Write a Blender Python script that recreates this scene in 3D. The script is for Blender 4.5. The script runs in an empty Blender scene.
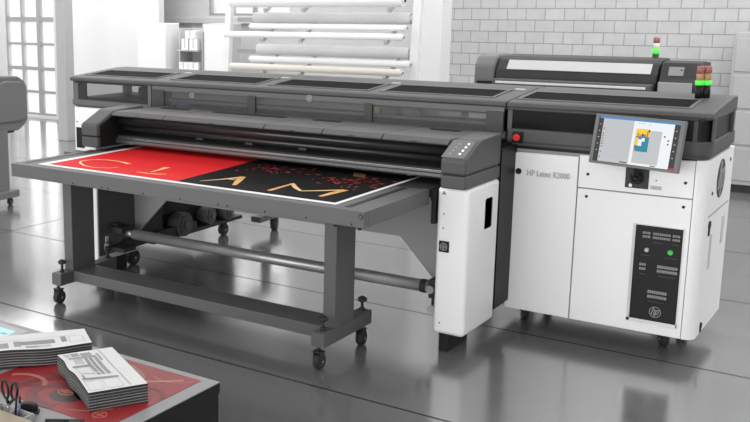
import bpy, bmesh, math, random
from mathutils import Vector, Matrix
R = random.Random(7)
SC = bpy.context.scene
COL = SC.collection
PI = math.pi

# ------------------------------------------------------------------ materials
def mat(name, col, rough=.5, metal=0.0, vary=.06, scale=6.0, bump=0.0, spec=.5, emit=None, estr=1.0, alpha=None):
    m = bpy.data.materials.new(name); m.use_nodes = True
    nt = m.node_tree; N = nt.nodes; L = nt.links
    b = N['Principled BSDF']
    c = (col, col, col) if not isinstance(col, tuple) else col
    tc = N.new('ShaderNodeTexCoord'); nz = N.new('ShaderNodeTexNoise')
    nz.inputs['Scale'].default_value = scale; nz.inputs['Detail'].default_value = 4
    L.new(tc.outputs['Object'], nz.inputs['Vector'])
    if vary:
        mx = N.new('ShaderNodeMix'); mx.data_type = 'RGBA'
        mx.inputs[6].default_value = tuple(x*(1-vary) for x in c)+(1,)
        mx.inputs[7].default_value = tuple(min(1, x*(1+vary)) for x in c)+(1,)
        L.new(nz.outputs['Fac'], mx.inputs[0]); L.new(mx.outputs[2], b.inputs['Base Color'])
    else:
        b.inputs['Base Color'].default_value = c+(1,)
    b.inputs['Roughness'].default_value = rough
    b.inputs['Metallic'].default_value = metal
    b.inputs['Specular IOR Level'].default_value = spec
    if bump:
        n2 = N.new('ShaderNodeTexNoise'); n2.inputs['Scale'].default_value = scale*12
        L.new(tc.outputs['Object'], n2.inputs['Vector'])
        bp = N.new('ShaderNodeBump'); bp.inputs['Strength'].default_value = bump; bp.inputs['Distance'].default_value = .01
        L.new(n2.outputs['Fac'], bp.inputs['Height']); L.new(bp.outputs['Normal'], b.inputs['Normal'])
    if emit:
        b.inputs['Emission Color'].default_value = emit+(1,); b.inputs['Emission Strength'].default_value = estr
    return m

def glass_mat(name, tint, mixf, rough=.08, trans=(1, 1, 1), spec=.5):
    m = bpy.data.materials.new(name); m.use_nodes = True
    nt = m.node_tree; N = nt.nodes; L = nt.links
    b = N['Principled BSDF']; b.inputs['Base Color'].default_value = tint+(1,); b.inputs['Roughness'].default_value = rough; b.inputs['Specular IOR Level'].default_value = spec
    t = N.new('ShaderNodeBsdfTransparent'); t.inputs['Color'].default_value = trans+(1,)
    tc = N.new('ShaderNodeTexCoord'); nz = N.new('ShaderNodeTexNoise'); nz.inputs['Scale'].default_value = 2
    L.new(tc.outputs['Object'], nz.inputs['Vector'])
    mr = N.new('ShaderNodeMapRange'); mr.inputs[3].default_value = mixf-.02; mr.inputs[4].default_value = mixf+.02
    L.new(nz.outputs['Fac'], mr.inputs[0])
    mx = N.new('ShaderNodeMixShader'); L.new(mr.outputs[0], mx.inputs[0])
    L.new(t.outputs[0], mx.inputs[1]); L.new(b.outputs[0], mx.inputs[2])
    L.new(mx.outputs[0], N['Material Output'].inputs['Surface'])
    return m

def floor_mat():
    m = bpy.data.materials.new('polished_concrete'); m.use_nodes = True
    nt = m.node_tree; N = nt.nodes; L = nt.links; b = N['Principled BSDF']
    tc = N.new('ShaderNodeTexCoord'); sp = N.new('ShaderNodeSeparateXYZ'); L.new(tc.outputs['Object'], sp.inputs[0])
    def mth(op, a, bb=None, c=None):
        n = N.new('ShaderNodeMath'); n.operation = op
        for i, v in enumerate((a, bb, c)):
            if v is None: continue
            if isinstance(v, (int, float)): n.inputs[i].default_value = v
            else: L.new(v, n.inputs[i])
        return n.outputs[0]
    def line(out, off, period, w):
        p = mth('PINGPONG', mth('SUBTRACT', out, off), period/2)
        return mth('LESS_THAN', p, w)
    ly = line(sp.outputs['Y'], 5.111, 1.794, .011)
    lx = line(sp.outputs['X'], -7.90, 9.4, .011)
    ln = mth('MAXIMUM', ly, lx)
    n1 = N.new('ShaderNodeTexNoise'); n1.inputs['Scale'].default_value = .7; n1.inputs['Detail'].default_value = 6
    n2 = N.new('ShaderNodeTexNoise'); n2.inputs['Scale'].default_value = 22; n2.inputs['Detail'].default_value = 6
    n3 = N.new('ShaderNodeTexNoise'); n3.inputs['Scale'].default_value = 4; n3.inputs['Detail'].default_value = 8
    mp = N.new('ShaderNodeMapping'); mp.inputs['Scale'].default_value = (.25, 1, 1)
    L.new(tc.outputs['Object'], mp.inputs[0])
    for n in (n1, n2): L.new(tc.outputs['Object'], n.inputs['Vector'])
    L.new(mp.outputs[0], n3.inputs['Vector'])
    s = mth('ADD', mth('MULTIPLY', n1.outputs['Fac'], .5), mth('ADD', mth('MULTIPLY', n2.outputs['Fac'], .25), mth('MULTIPLY', n3.outputs['Fac'], .35)))
    rp = N.new('ShaderNodeMapRange'); rp.inputs[1].default_value = .35; rp.inputs[2].default_value = .75
    rp.inputs[3].default_value = FLOOR_LO; rp.inputs[4].default_value = FLOOR_HI
    L.new(s, rp.inputs[0])
    v = mth('MULTIPLY', rp.outputs[0], mth('SUBTRACT', 1.0, mth('MULTIPLY', ln, .75)))
    cb = N.new('ShaderNodeCombineColor'); 
    for i in range(3): L.new(v, cb.inputs[i])
    L.new(cb.outputs[0], b.inputs['Base Color'])
    rr = N.new('ShaderNodeMapRange'); rr.inputs[1].default_value = .3; rr.inputs[2].default_value = .7
    rr.inputs[3].default_value = .15; rr.inputs[4].default_value = .19
    L.new(n3.outputs['Fac'], rr.inputs[0]); L.new(rr.outputs[0], b.inputs['Roughness'])
    L.new(mth('SUBTRACT', FLOOR_IOR, mth('MULTIPLY', ln, FLOOR_IOR-1.3)), b.inputs['IOR'])
    return m

def brick_mat():
    m = bpy.data.materials.new('painted_block'); m.use_nodes = True
    nt = m.node_tree; N = nt.nodes; L = nt.links; b = N['Principled BSDF']
    tc = N.new('ShaderNodeTexCoord'); sp = N.new('ShaderNodeSeparateXYZ'); L.new(tc.outputs['Object'], sp.inputs[0])
    cb = N.new('ShaderNodeCombineXYZ'); L.new(sp.outputs['X'], cb.inputs[0]); L.new(sp.outputs['Z'], cb.inputs[1])
    mp = N.new('ShaderNodeMapping'); mp.inputs['Location'].default_value = (BRX, BRZ, 0); L.new(cb.outputs[0], mp.inputs[0])
    br = N.new('ShaderNodeTexBrick'); br.offset = .5; br.inputs['Scale'].default_value = 1.0
    br.inputs['Brick Width'].default_value = .2795; br.inputs['Row Height'].default_value = .1697
    br.inputs['Mortar Size'].default_value = .0065; br.inputs['Mortar Smooth'].default_value = .3
    br.inputs['Color1'].default_value = (.52, .525, .525, 1); br.inputs['Color2'].default_value = (.48, .485, .485, 1)
    br.inputs['Mortar'].default_value = (.30, .30, .30, 1)
    L.new(mp.outputs[0], br.inputs['Vector'])
    nz = N.new('ShaderNodeTexNoise'); nz.inputs['Scale'].default_value = 9; nz.inputs['Detail'].default_value = 8
    L.new(tc.outputs['Object'], nz.inputs['Vector'])
    mr = N.new('ShaderNodeMapRange'); mr.inputs[3].default_value = .86; mr.inputs[4].default_value = 1.1; L.new(nz.outputs['Fac'], mr.inputs[0])
    mx = N.new('ShaderNodeMix'); mx.data_type = 'RGBA'; mx.blend_type = 'MULTIPLY'; mx.inputs[0].default_value = 1
    L.new(br.outputs['Color'], mx.inputs[6]); L.new(mr.outputs[0], mx.inputs[7]); L.new(mx.outputs[2], b.inputs['Base Color'])
    bp = N.new('ShaderNodeBump'); bp.inputs['Strength'].default_value = .6; bp.inputs['Distance'].default_value = .01; bp.invert = True
    L.new(br.outputs['Fac'], bp.inputs['Height']); L.new(bp.outputs['Normal'], b.inputs['Normal'])
    b.inputs['Roughness'].default_value = .8
    return m

FLOOR_LO, FLOOR_HI, FLOOR_IOR = .115, .18, 4.0
BRX, BRZ = 0.0, 0.0
BRX = 6.068; BRZ = -2.149
M = {}
def D(k, *a, **kw): M[k] = mat(k, *a, **kw)
D('body_grey', .075, .5, vary=.08, scale=3, spec=.3)
D('body_mid', .12, .5, vary=.06, scale=3, spec=.3)
D('hood_grey', .12, .5, vary=.06, scale=3, spec=.12)
D('plotter_grey', .16, .5, vary=.06, scale=3, spec=.3)
D('bar_metal', .18, .25, .75, vary=.1, scale=9)
D('leaflet', .62, .6, vary=.03, scale=9)
D('frame_grey', .105, .5, vary=.08, scale=4, bump=.03, spec=.3)
D('charcoal', .032, .5, vary=.1, scale=5, spec=.3)
D('cover_grey', .28, .5, vary=.06, spec=.3)
D('roller_black', .022, .28, vary=.1, spec=.5)
D('divider_grey', .05, .5, vary=.06, spec=.3)
D('black', .010, .45, vary=.15, scale=8, spec=.25)
D('rubber', .02, .7, vary=.15, scale=12, bump=.05)
D('white_panel', .80, .38, vary=.015, scale=2)
D('white_paint', .80, .6, vary=.02, scale=3)
D('white_card', .78, .7, vary=.03, scale=5)
D('wall_grey', .52, .8, vary=.05, scale=3, bump=.05)
D('ceiling_paint', .7, .9, vary=.03)
D('silver', .55, .3, 1.0, vary=.08, scale=10)
D('steel', .40, .35, .6, vary=.1, scale=8)
D('dark_steel', .09, .3, .8, vary=.1, scale=8)
D('seam_grey', .25, .6, vary=.05)
D('light_grey', .36, .5, vary=.05)
D('pale_grey', .50, .5, vary=.03)
D('lid_glass', .016, .5, vary=.1, scale=2, spec=.004)
D('red', (.70, .024, .028), .5, vary=.04, scale=4, spec=.02)
D('ink_black', (.012, .011, .011), .5, vary=.1, scale=5, spec=.015)
D('gold', (.80, .38, .09), .4, vary=.35, scale=14)
D('gold_pale', (.80, .55, .24), .4, vary=.2, scale=14)
D('gold_tan', (.22, .13, .05), .5, vary=.3, scale=9)
D('red_fleck', (.42, .02, .03), .5, vary=.3, scale=20)
D('paper', .82, .55, vary=.02, scale=6)
D('edge_shade', .018, .8, vary=.5, scale=60)  # near-black leaflet edges, the shade between stacked sheets put into the colour
D('print_grey', .22, .6, vary=.25, scale=40)
D('print_strip', .26, .6, vary=.2, scale=40)
D('print_mid', .42, .6, vary=.2, scale=40)
D('print_shade_dark', .07, .6, vary=.2, scale=40)  # dark print, also the shade painted on the lower brochures
D('print_teal', (.33, .47, .45), .6)
D('cyan_print', (.45, .80, .90), .6, vary=.1, scale=30)
D('poster_red', (.25, .013, .017), .45, vary=.22, scale=5)
D('poster_deep', (.13, .012, .014), .45, vary=.3, scale=9)
D('poster_tan', (.30, .11, .07), .45, vary=.4, scale=25)
D('poster_black', (.03, .025, .025), .45, vary=.3, scale=25)
D('poster_line', (.36, .13, .09), .45, vary=.3, scale=15)
D('desk_top', .24, .45, vary=.06, scale=9)
D('desk_black', .008, .6, spec=.2, vary=.15, scale=6)
D('tan_card', (.30, .25, .18), .6, vary=.12, scale=9)
D('roll_grey', .62, .6, vary=.04)
D('roll_white', .85, .5, vary=.02)
D('roll_cream', (.72, .68, .62), .6, vary=.04)
D('alarm_red', (.70, .03, .03), .35)
D('lamp_red', (.33, .11, .10), .35, vary=.1)
D('lamp_amber', (.42, .24, .11), .35, vary=.1)
D('lamp_green', (.10, .75, .08), .4, emit=(.1, 1, .08), estr=.25)
D('led_green', (.03, .30, .05), .3, emit=(.05, .5, .10), estr=.4)
D('button_white', .85, .4, emit=(1, 1, 1), estr=.5)
def UI(k, c, e=1.0): D(k, tuple(x*.05+.005 for x in c), .4, spec=.2, emit=c, estr=e)
UI('ui_white', (.80, .83, .85)); UI('ui_grey', (.50, .515, .53)); UI('ui_mid', (.30, .31, .32)); UI('ui_blue', (.06, .25, .52)); UI('ui_dark', (.03, .03, .03))
UI('ui_red', (.42, .03, .035)); UI('ui_yellow', (.85, .58, .04)); UI('ui_orange', (.75, .18, .03)); UI('ui_teal', (.02, .22, .33))
D('yellow_tag', (.42, .36, .12), .5)
D('brown_tag', (.22, .15, .11), .5)
D('blue_tag', (.12, .12, .28), .5)
D('window_grey', .27, .6, vary=.05)
D('post_grey', .36, .6, vary=.05)
D('partition_white', .66, .7, vary=.02)
D('curtain_grey', .42, .6, vary=.1, scale=3)
M['front_glass'] = glass_mat('front_glass', (.13, .13, .13), .34, .25, (.95, .95, .95), .2)
M['end_glass'] = glass_mat('end_glass', (.10, .10, .10), .22, .1, (.8, .8, .8))
M['dark_glass'] = glass_mat('dark_glass', (.014, .014, .015), .70, .15, (.35, .35, .35), .08)
M['pane_glass'] = glass_mat('pane_glass', (.8, .85, .9), .08, .05)
M['floor'] = floor_mat()
M['block'] = brick_mat()

# ------------------------------------------------------------------ mesh builder
class MB:
    def __init__(s): s.v = []; s.f = []; s.m = []; s.sm = []
    def take(s, bm, m=0, smooth=None):
        bmesh.ops.recalc_face_normals(bm, faces=bm.faces[:])
        o = len(s.v); bm.verts.ensure_lookup_table()
        for i, v in enumerate(bm.verts): v.index = i; s.v.append(v.co.copy())
        for f in bm.faces:
            s.f.append([o+v.index for v in f.verts]); s.m.append(m); s.sm.append(f.smooth if smooth is None else smooth)
        bm.free(); return s
    def box(s, x0, x1, y0, y1, z0, z1, m=0, bev=0, seg=2):
        bm = bmesh.new(); bmesh.ops.create_cube(bm, size=1)
        for v in bm.verts: v.co = Vector(((x0+x1)/2+v.co.x*(x1-x0), (y0+y1)/2+v.co.y*(y1-y0), (z0+z1)/2+v.co.z*(z1-z0)))
        if bev: bmesh.ops.bevel(bm, geom=bm.edges[:], offset=bev, segments=seg, profile=.5, affect='EDGES', clamp_overlap=True)
        return s.take(bm, m)
    def slab(s, c, u, v, w, h, t, m=0, bev=0):
        u = Vector(u).normalized(); v = Vector(v).normalized(); n = u.cross(v)
        bm = bmesh.new(); bmesh.ops.create_cube(bm, size=1)
        if bev: 
            for q in bm.verts: q.co = Vector((q.co.x*w, q.co.y*h, q.co.z*t))
            bmesh.ops.bevel(bm, geom=bm.edges[:], offset=bev, segments=2, profile=.5, affect='EDGES', clamp_overlap=True)
            for q in bm.verts: q.co = Vector(c)+u*q.co.x+v*q.co.y+n*q.co.z
        else:
            for q in bm.verts: q.co = Vector(c)+u*(q.co.x*w)+v*(q.co.y*h)+n*(q.co.z*t)
        return s.take(bm, m)
    def prism(s, pts, ax, a, b, m=0, bev=0, seg=2, smooth=False):
        bm = bmesh.new()
        def P(p, t): return {'x': (t, p[0], p[1]), 'y': (p[0], t, p[1]), 'z': (p[0], p[1], t)}[ax]
        A = [bm.verts.new(P(p, a)) for p in pts]; B = [bm.verts.new(P(p, b)) for p in pts]
        bm.faces.new(A); bm.faces.new(B[::-1]); n = len(pts)
        for i in range(n):
            f = bm.faces.new((A[i], B[i], B[(i+1) % n], A[(i+1) % n])); f.smooth = smooth
        if bev:
            bmesh.ops.recalc_face_normals(bm, faces=bm.faces[:])
            bmesh.ops.bevel(bm, geom=bm.edges[:], offset=bev, segments=seg, profile=.5, affect='EDGES', clamp_overlap=True)
        return s.take(bm, m)
    def cyl(s, p0, p1, r, m=0, seg=24, r2=None, bev=0):
        p0 = Vector(p0); p1 = Vector(p1); d = p1-p0; L = d.length; r2 = r if r2 is None else r2
        q = d.to_track_quat('Z', 'Y').to_matrix()
        bm = bmesh.new(); prof = [(r, 0), (r2, L)]
        if bev: prof = [(r-bev, 0), (r, bev), (r2, L-bev), (r2-bev, L)]
        rings = [[bm.verts.new(p0+q @ Vector((rr*math.cos(2*PI*i/seg), rr*math.sin(2*PI*i/seg), z))) for i in range(seg)] for rr, z in prof]
        bm.faces.new(rings[0][::-1]); bm.faces.new(rings[-1])
        for k in range(len(rings)-1):
            for i in range(seg):
                f = bm.faces.new((rings[k][i], rings[k][(i+1) % seg], rings[k+1][(i+1) % seg], rings[k+1][i])); f.smooth = True
        return s.take(bm, m)
    def sphere(s, c, r, m=0, sc=(1, 1, 1), seg=20, ring=12):
        bm = bmesh.new(); bmesh.ops.create_uvsphere(bm, u_segments=seg, v_segments=ring, radius=1)
        for v in bm.verts: v.co = Vector(c)+Vector((v.co.x*r*sc[0], v.co.y*r*sc[1], v.co.z*r*sc[2]))
        return s.take(bm, m, True)
    def tube(s, pts, r, m=0, seg=10, closed=False):
        pts = [Vector(p) for p in pts]; n = len(pts); bm = bmesh.new(); rings = []
        up = None
        for i, p in enumerate(pts):
            a = pts[(i-1) % n] if (closed or i > 0) else p; b = pts[(i+1) % n] if (closed or i < n-1) else p
            t = (b-a).normalized()
            if up is None: up = t.orthogonal().normalized()
            up = (up-t*up.dot(t)).normalized(); w = t.cross(up)
            rings.append([bm.verts.new(p+(up*math.cos(2*PI*k/seg)+w*math.sin(2*PI*k/seg))*r) for k in range(seg)])
        for i in range(n if closed else n-1):
            A = rings[i]; B = rings[(i+1) % n]
            for k in range(seg):
                f = bm.faces.new((A[k], A[(k+1) % seg], B[(k+1) % seg], B[k])); f.smooth = True
        if not closed: bm.faces.new(rings[0][::-1]); bm.faces.new(rings[-1])
        return s.take(bm, m)
    def ring(s, c, u, v, R0, r, m=0, n=28):
        c = Vector(c); u = Vector(u).normalized(); v = Vector(v).normalized()
        return s.tube([c+(u*math.cos(2*PI*i/n)+v*math.sin(2*PI*i/n))*R0 for i in range(n)], r, m, 6, True)
    def stroke(s, pts, z0, z1, w, m=0):
        """a flat ribbon through ground-plane points; w is a width or a list of widths"""
        P = [Vector((p[0], p[1])) for p in pts]; n = len(P); l = []; r = []
        for i in range(n):
            t = (P[min(i+1, n-1)]-P[max(i-1, 0)]).normalized(); q = Vector((-t.y, t.x)); ww = (w[i] if isinstance(w, (list, tuple)) else w)/2
            l.append(P[i]+q*ww); r.append(P[i]-q*ww)
        s.nst = getattr(s, 'nst', 0)+1; z1 = z1+s.nst*.000025
        bm = bmesh.new(); V = [[bm.verts.new((q.x, q.y, zz)) for q in row] for row in (l, r) for zz in (z0, z1)]
        lb, lt, rb, rt_ = V
        for i in range(n-1):
            bm.faces.new((lt[i], rt_[i], rt_[i+1], lt[i+1])); bm.faces.new((lb[i], lt[i], lt[i+1], lb[i+1])); bm.faces.new((rt_[i], rb[i], rb[i+1], rt_[i+1])); bm.faces.new((lb[i+1], rb[i+1], rb[i], lb[i]))
        bm.faces.new((lb[0], rb[0], rt_[0], lt[0])); bm.faces.new((lt[-1], rt_[-1], rb[-1], lb[-1]))
        return s.take(bm, m)
    def mesh(s, name, mats, off):
        me = bpy.data.meshes.new(name)
        me.from_pydata([tuple(v-off) for v in s.v], [], s.f); 
        for k in mats: me.materials.append(M[k])
        me.polygons.foreach_set('material_index', s.m); me.polygons.foreach_set('use_smooth', s.sm); me.update()
        return me

OFF = {}
def obj(name, mb, mats, parent=None, label=None, loc=None, mtx=None):
    """link mb as ONE mesh object.  Vertices are in world space unless mtx (own frame) is given."""
    if isinstance(mats, str): mats = [mats]
    if mtx is not None:
        me = mb.mesh(name, mats, Vector((0, 0, 0))); o = bpy.data.objects.new(name, me); COL.objects.link(o)
        po = OFF[parent] if parent else Vector((0, 0, 0))
        o.rotation_euler = mtx.to_euler(); o.scale = mtx.to_scale(); o.location = mtx.translation-po
        if parent: o.parent = parent
        OFF[o] = Vector((0, 0, 0))
    else:
        if parent: off = OFF[parent]
        else:
            xs = [v.x for v in mb.v]; ys = [v.y for v in mb.v]; zs = [v.z for v in mb.v]
            off = Vector(loc) if loc else Vector(((min(xs)+max(xs))/2, (min(ys)+max(ys))/2, min(zs)))
        me = mb.mesh(name, mats, off); o = bpy.data.objects.new(name, me); COL.objects.link(o)
        if parent: o.parent = parent
        else: o.location = off
        OFF[o] = off
    if label: o['label'] = label
    return o

def thing(name, label, cat, loc, group=None):
    o = bpy.data.objects.new(name, None); COL.objects.link(o); o.location = loc; o.empty_display_size = .2
    o['label'] = label; o['category'] = cat
    if group: o['group'] = group
    OFF[o] = Vector(loc); return o
def tag(o, label, cat, group=None):
    o['label'] = label; o['category'] = cat
    if group: o['group'] = group
    return o
def struct(name, mb, mats):
    o = obj(name, mb, mats); o['kind'] = 'structure'; return o

def text_into(mb, s, size, origin, u, v, thick, m=0, shear=0.0, align='LEFT', squeeze=1.0):
    cu = bpy.data.curves.new('t', 'FONT'); cu.body = s; cu.size = size; cu.shear = shear; cu.align_x = align
    cu.offset = .0012; cu.resolution_u = 3; cu.fill_mode = 'BOTH'; cu.extrude = thick/2
    o = bpy.data.objects.new('t', cu); COL.objects.link(o)
    dg = bpy.context.evaluated_depsgraph_get(); dg.update()
    me = bpy.data.meshes.new_from_object(o.evaluated_get(dg))
    u = Vector(u).normalized(); v = Vector(v).normalized(); n = u.cross(v); c = Vector(origin); k = len(mb.v)
    for q in me.vertices: mb.v.append(c+u*q.co.x*squeeze+v*q.co.y+n*q.co.z)
    for p in me.polygons: mb.f.append([k+i for i in p.vertices]); mb.m.append(m); mb.sm.append(False)
    bpy.data.objects.remove(o); bpy.data.curves.remove(cu); bpy.data.meshes.remove(me)

def hp_mark(mb, c, u, v, r, thick, mdisc, mtxt):
    """round mark: disc with two slanted letters"""
    u = Vector(u).normalized(); v = Vector(v).normalized(); n = u.cross(v); c = Vector(c)
    mb.cyl(c-n*thick, c+n*thick*.2, r, mdisc, 32)
    def bar(x0, y0, x1, y1, w):
        a = c+u*x0*r+v*y0*r; b = c+u*x1*r+v*y1*r; d = (b-a); L = d.length
        mb.slab((a+b)/2+n*thick*.5, d, d.cross(n)*-1, L, w*r, thick*.9, mtxt)
    sl = .33
    def P(x, y): return (x+sl*y, y)
    for (a, b) in ((P(-.52, -.5), P(-.52, .9)), (P(-.10, -.5), P(-.10, .36)), (P(.16, -.9), P(.16, .36)), (P(.58, -.34), P(.58, .36))):
        bar(*a, *b, .17)
    bar(*P(-.5, .42), *P(-.06, .42), .16); bar(*P(.14, .42), *P(.6, .42), .16); bar(*P(.16, -.42), *P(.6, -.42), .16)

# ------------------------------------------------------------------ camera
pitch, yaw, roll, FPX, CX, CY = math.radians(10.6237), math.radians(-37.1616), math.radians(-.198), 977.668, 207.67, 187.29
fw = Vector((math.sin(yaw)*math.cos(pitch), math.cos(yaw)*math.cos(pitch), -math.sin(pitch)))
r0 = Vector((math.cos(yaw), -math.sin(yaw), 0)); u0 = r0.cross(fw)
rt = r0*math.cos(roll)+u0*math.sin(roll); up = -r0*math.sin(roll)+u0*math.cos(roll)
cam = bpy.data.cameras.new('camera'); co = bpy.data.objects.new('camera', cam); COL.objects.link(co)
mw = Matrix((rt, up, -fw)).transposed().to_4x4(); mw.translation = Vector((0, 0, 2.4)); co.matrix_world = mw
cam.sensor_width = 36; cam.lens = 36*FPX/750; cam.shift_x = (375-CX)/750; cam.shift_y = -(211-CY)/750
cam.clip_end = 100; SC.camera = co

# ------------------------------------------------------------------ room shell
XL, XR, YB, YF, ZC = -19.0, 3.2, 14.5, -4.0, 4.4
b = MB().box(XL-.2, XR+.2, YF, YB+.3, -.1, 0); o = struct('floor', b, 'floor'); 
for v in o.data.vertices: v.co += OFF[o]
o.location = (0, 0, 0)
struct('ceiling', MB().box(XL-.2, XR+.2, YF, YB+.3, ZC, ZC+.15), 'ceiling_paint')
struct('wall_left', MB().box(XL-.2, XL, YF, YB+.25, 0, ZC), 'wall_grey')
struct('wall_right', MB().box(XR, XR+.2, YF, YB+.25, 0, ZC), 'wall_grey')
# back wall: blockwork on the right, plain plaster with two window openings on the left
bw = MB().box(-6.4, XR, YB, YB+.25, 0, ZC); o = struct('wall_back', bw, 'block')
for v in o.data.vertices: v.co += OFF[o]
o.location = (0, 0, 0)
W1 = (-16.50, -15.0, .06, 3.3); W2 = (-10.96, -9.2, 2.19, 3.3)
b = MB()
b.box(XL, W1[0], YB, YB+.25, 0, ZC).box(W1[1], W2[0], YB, YB+.25, 0, ZC).box(W2[1], -6.4, YB, YB+.25, 0, ZC)
b.box(W1[0], W1[1], YB, YB+.25, 0, W1[2]).box(W1[0], W1[1], YB, YB+.25, W1[3], ZC)
b.box(W2[0], W2[1], YB, YB+.25, 0, W2[2]).box(W2[0], W2[1], YB, YB+.25, W2[3], ZC)
struct('wall_back_plaster', b, 'wall_grey')
# window 1: three panes wide with thin and thick bars
f = MB()
for x, w in ((-16.50, .06), (-16.02, .055), (-15.51, .10), (-15.0, .07)): f.box(x-w/2, x+w/2, YB+.04, YB+.14, .03, 3.33, bev=.006)
for z, w in ((.07, .07), (.557, .055), (1.052, .07), (1.572, .05), (2.088, .10), (2.6, .05), (3.1, .07)): f.box(-16.53, -14.97, YB+.05, YB+.13, z-w/2, z+w/2)
w = struct('window_1', f, 'window_grey'); obj('pane', MB().box(-16.5, -15.0, YB+.085, YB+.095, .05, 3.3), 'pane_glass', w)
f = MB()
for x, w_ in ((-10.96, .06), (-10.46, .06), (-9.98, .05), (-9.2, .06)): f.box(x-w_/2, x+w_/2, YB+.04, YB+.14, 2.16, 3.33, bev=.006)
for z in (2.2, 2.75, 3.3): f.box(-10.99, -9.17, YB+.05, YB+.13, z-.03, z+.03)
w = struct('window_2', f, 'window_grey'); obj('pane', MB().box(-10.94, -9.22, YB+.085, YB+.095, 2.2, 3.3), 'pane_glass', w)
struct('trim_1', MB().box(-11.74, -9.1, YB-.10, YB, 2.05, 2.16, bev=.01), 'pale_grey')          # sill beam
struct('trim_2', MB().box(-12.66, -12.44, 12.28, 12.50, 0, ZC, bev=.01), 'post_grey')            # slim post by the window
struct('trim_3', MB().box(-6.10, -5.75, 13.0, 13.35, 0, ZC, bev=.01), 'white_paint')             # white column before the blockwork
struct('wall_partition', MB().box(-13.75, -11.35, 13.55, 13.70, 0, ZC), 'partition_white')

# ------------------------------------------------------------------ world + lights
wd = bpy.data.worlds.new('daylight'); SC.world = wd; wd.use_nodes = True
bg = wd.node_tree.nodes['Background']; bg.inputs[0].default_value = (1, 1, 1, 1); bg.inputs[1].default_value = 1.0
def area(name, loc, rot, sx, sy, power, col=(1, 1, 1)):
    l = bpy.data.lights.new(name, 'AREA'); l.shape = 'RECTANGLE'; l.size = sx; l.size_y = sy; l.energy = power; l.color = col
    o = bpy.data.objects.new(name, l); COL.objects.link(o); o.location = loc; o.rotation_euler = rot; return o
area('window_daylight', (-15.75, YB+.45, 1.7), (math.radians(-90), 0, 0), 1.5, 3.2, 45)
area('window_daylight', (-10.1, YB+.45, 2.75), (math.radians(-90), 0, 0), 1.7, 1.1, 14)
for x, ps in ((-15.5, (60, 90, 150, 170)), (-10.5, (40, 60, 105, 125)), (-5.0, (25, 35, 65, 100)), (.5, (25, 45, 160, 120))):
    for y, p in zip((1.0, 5.2, 9.0, 12.6), ps):
        area('ceiling_lamp', (x, y, ZC-.12), (0, 0, 0), 4.6, 2.4, p)
area('front_fill', (-5.0, -3.6, 2.3), (math.radians(90), 0, 0), 13, 3.6, 640)  # added fill light behind the camera, brightens the front faces

# ================================================================== PRINTER
PR = thing('wide_format_printer', 'large grey and white industrial printer with five-window lid and touchscreen', 'printer', (-4.07, 7.0, 0))
LX0, LX1, LY0 = -6.965, -1.182, 6.94
# ---- lid
def roofz(y): return 1.70+(y-LY0)*.078
b = MB()
pr = [(6.935, 1.656), (6.925, 1.672), (6.935, 1.692), (6.965, 1.702), (7.60, roofz(7.60)), (7.76, 1.752), (7.775, 1.735), (7.775, 1.656)]
b.prism(pr, 'x', LX0, -2.545, 0, .006); b.prism(pr, 'x', -2.535, LX1, 0, .006)
b.box(-2.55, -2.53, 6.96, 7.7, 1.66, 1.69, 1)
b.box(LX0+.05, LX1-.05, 6.945, 7.72, 1.640, 1.657, 1)
lid = obj('lid', b, ['body_grey', 'black'], PR)
n = Vector((0, -.078, 1)).normalized()
for x0, x1 in ((-6.84, -5.97), (-5.745, -4.82), (-4.66, -3.725), (-3.60, -2.69), (-2.49, -1.35)):
    yb = 7.40
    def rp(x, y, h=0): return Vector((x, y, roofz(y)+h))
    c = rp((x0+x1)/2, (7.055+yb)/2, .001); sl = Vector((0, 1, .078))
    fr = MB()
    for yy in (7.055, yb): fr.slab(rp((x0+x1)/2, yy, .002), (1, 0, 0), sl, x1-x0+.05, .022, .010, 0)
    for xx in (x0, x1): fr.slab(rp(xx, (7.055+yb)/2, .002), (1, 0, 0), sl, .022, yb-7.055, .010, 0)
    k = obj('lid_window', fr, 'body_mid', lid)
    k2 = MB().slab(c, (1, 0, 0), sl, x1-x0-.02, yb-7.055-.02, .006)
    # the dark pane belongs to the same window
    bmv = len(k2.v)
    me = fr
    o_ = [len(fr.v)]
    fr.v += k2.v; fr.f += [[i+o_[0] for i in q] for q in k2.f]; fr.m += [1]*len(k2.f); fr.sm += k2.sm
    k.data = fr.mesh('lid_window', ['body_mid', 'lid_glass'], OFF[lid])
for x in (-5.885, -4.771, -3.676, -2.631):
    obj('hinge_tag', MB().slab((x, 7.46, roofz(7.46)+.004), (1, 0, 0), (0, 1, .078), .075, .035, .008, 0, .002), 'pale_grey', lid)

# ---- long upper housing (behind the front glass)
b = MB()
b.prism([(6.945, 1.478), (6.945, 1.425), (7.0, 1.395), (7.7, 1.395), (7.76, 1.44), (7.76, 1.478)], 'x', -6.955, -2.545, 0, .01)
b.box(-6.94, -6.87, 6.95, 7.02, 1.475, 1.66, 0); b.box(-6.94, -6.87, 7.68, 7.75, 1.475, 1.66, 0)
b.box(-5.95, -2.55, 7.70, 7.76, 1.475, 1.66, 0)
obj('upper_housing', b, 'body_mid', PR)
obj('corner_vent', MB().box(-6.86, -6.775, 6.955, 6.98, 1.485, 1.65, 0, .004), 'charcoal', PR)
b = MB().box(-6.86, -5.95, 7.0, 7.69, 1.48, 1.50, 0); b.box(-6.35, -5.98, 7.25, 7.55, 1.50, 1.60, 0, .01)
obj('carriage_tray', b, 'charcoal', PR)
obj('front_glass', MB().box(-6.87, -5.95, 6.942, 6.948, 1.478, 1.655), 'end_glass', PR)
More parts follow.
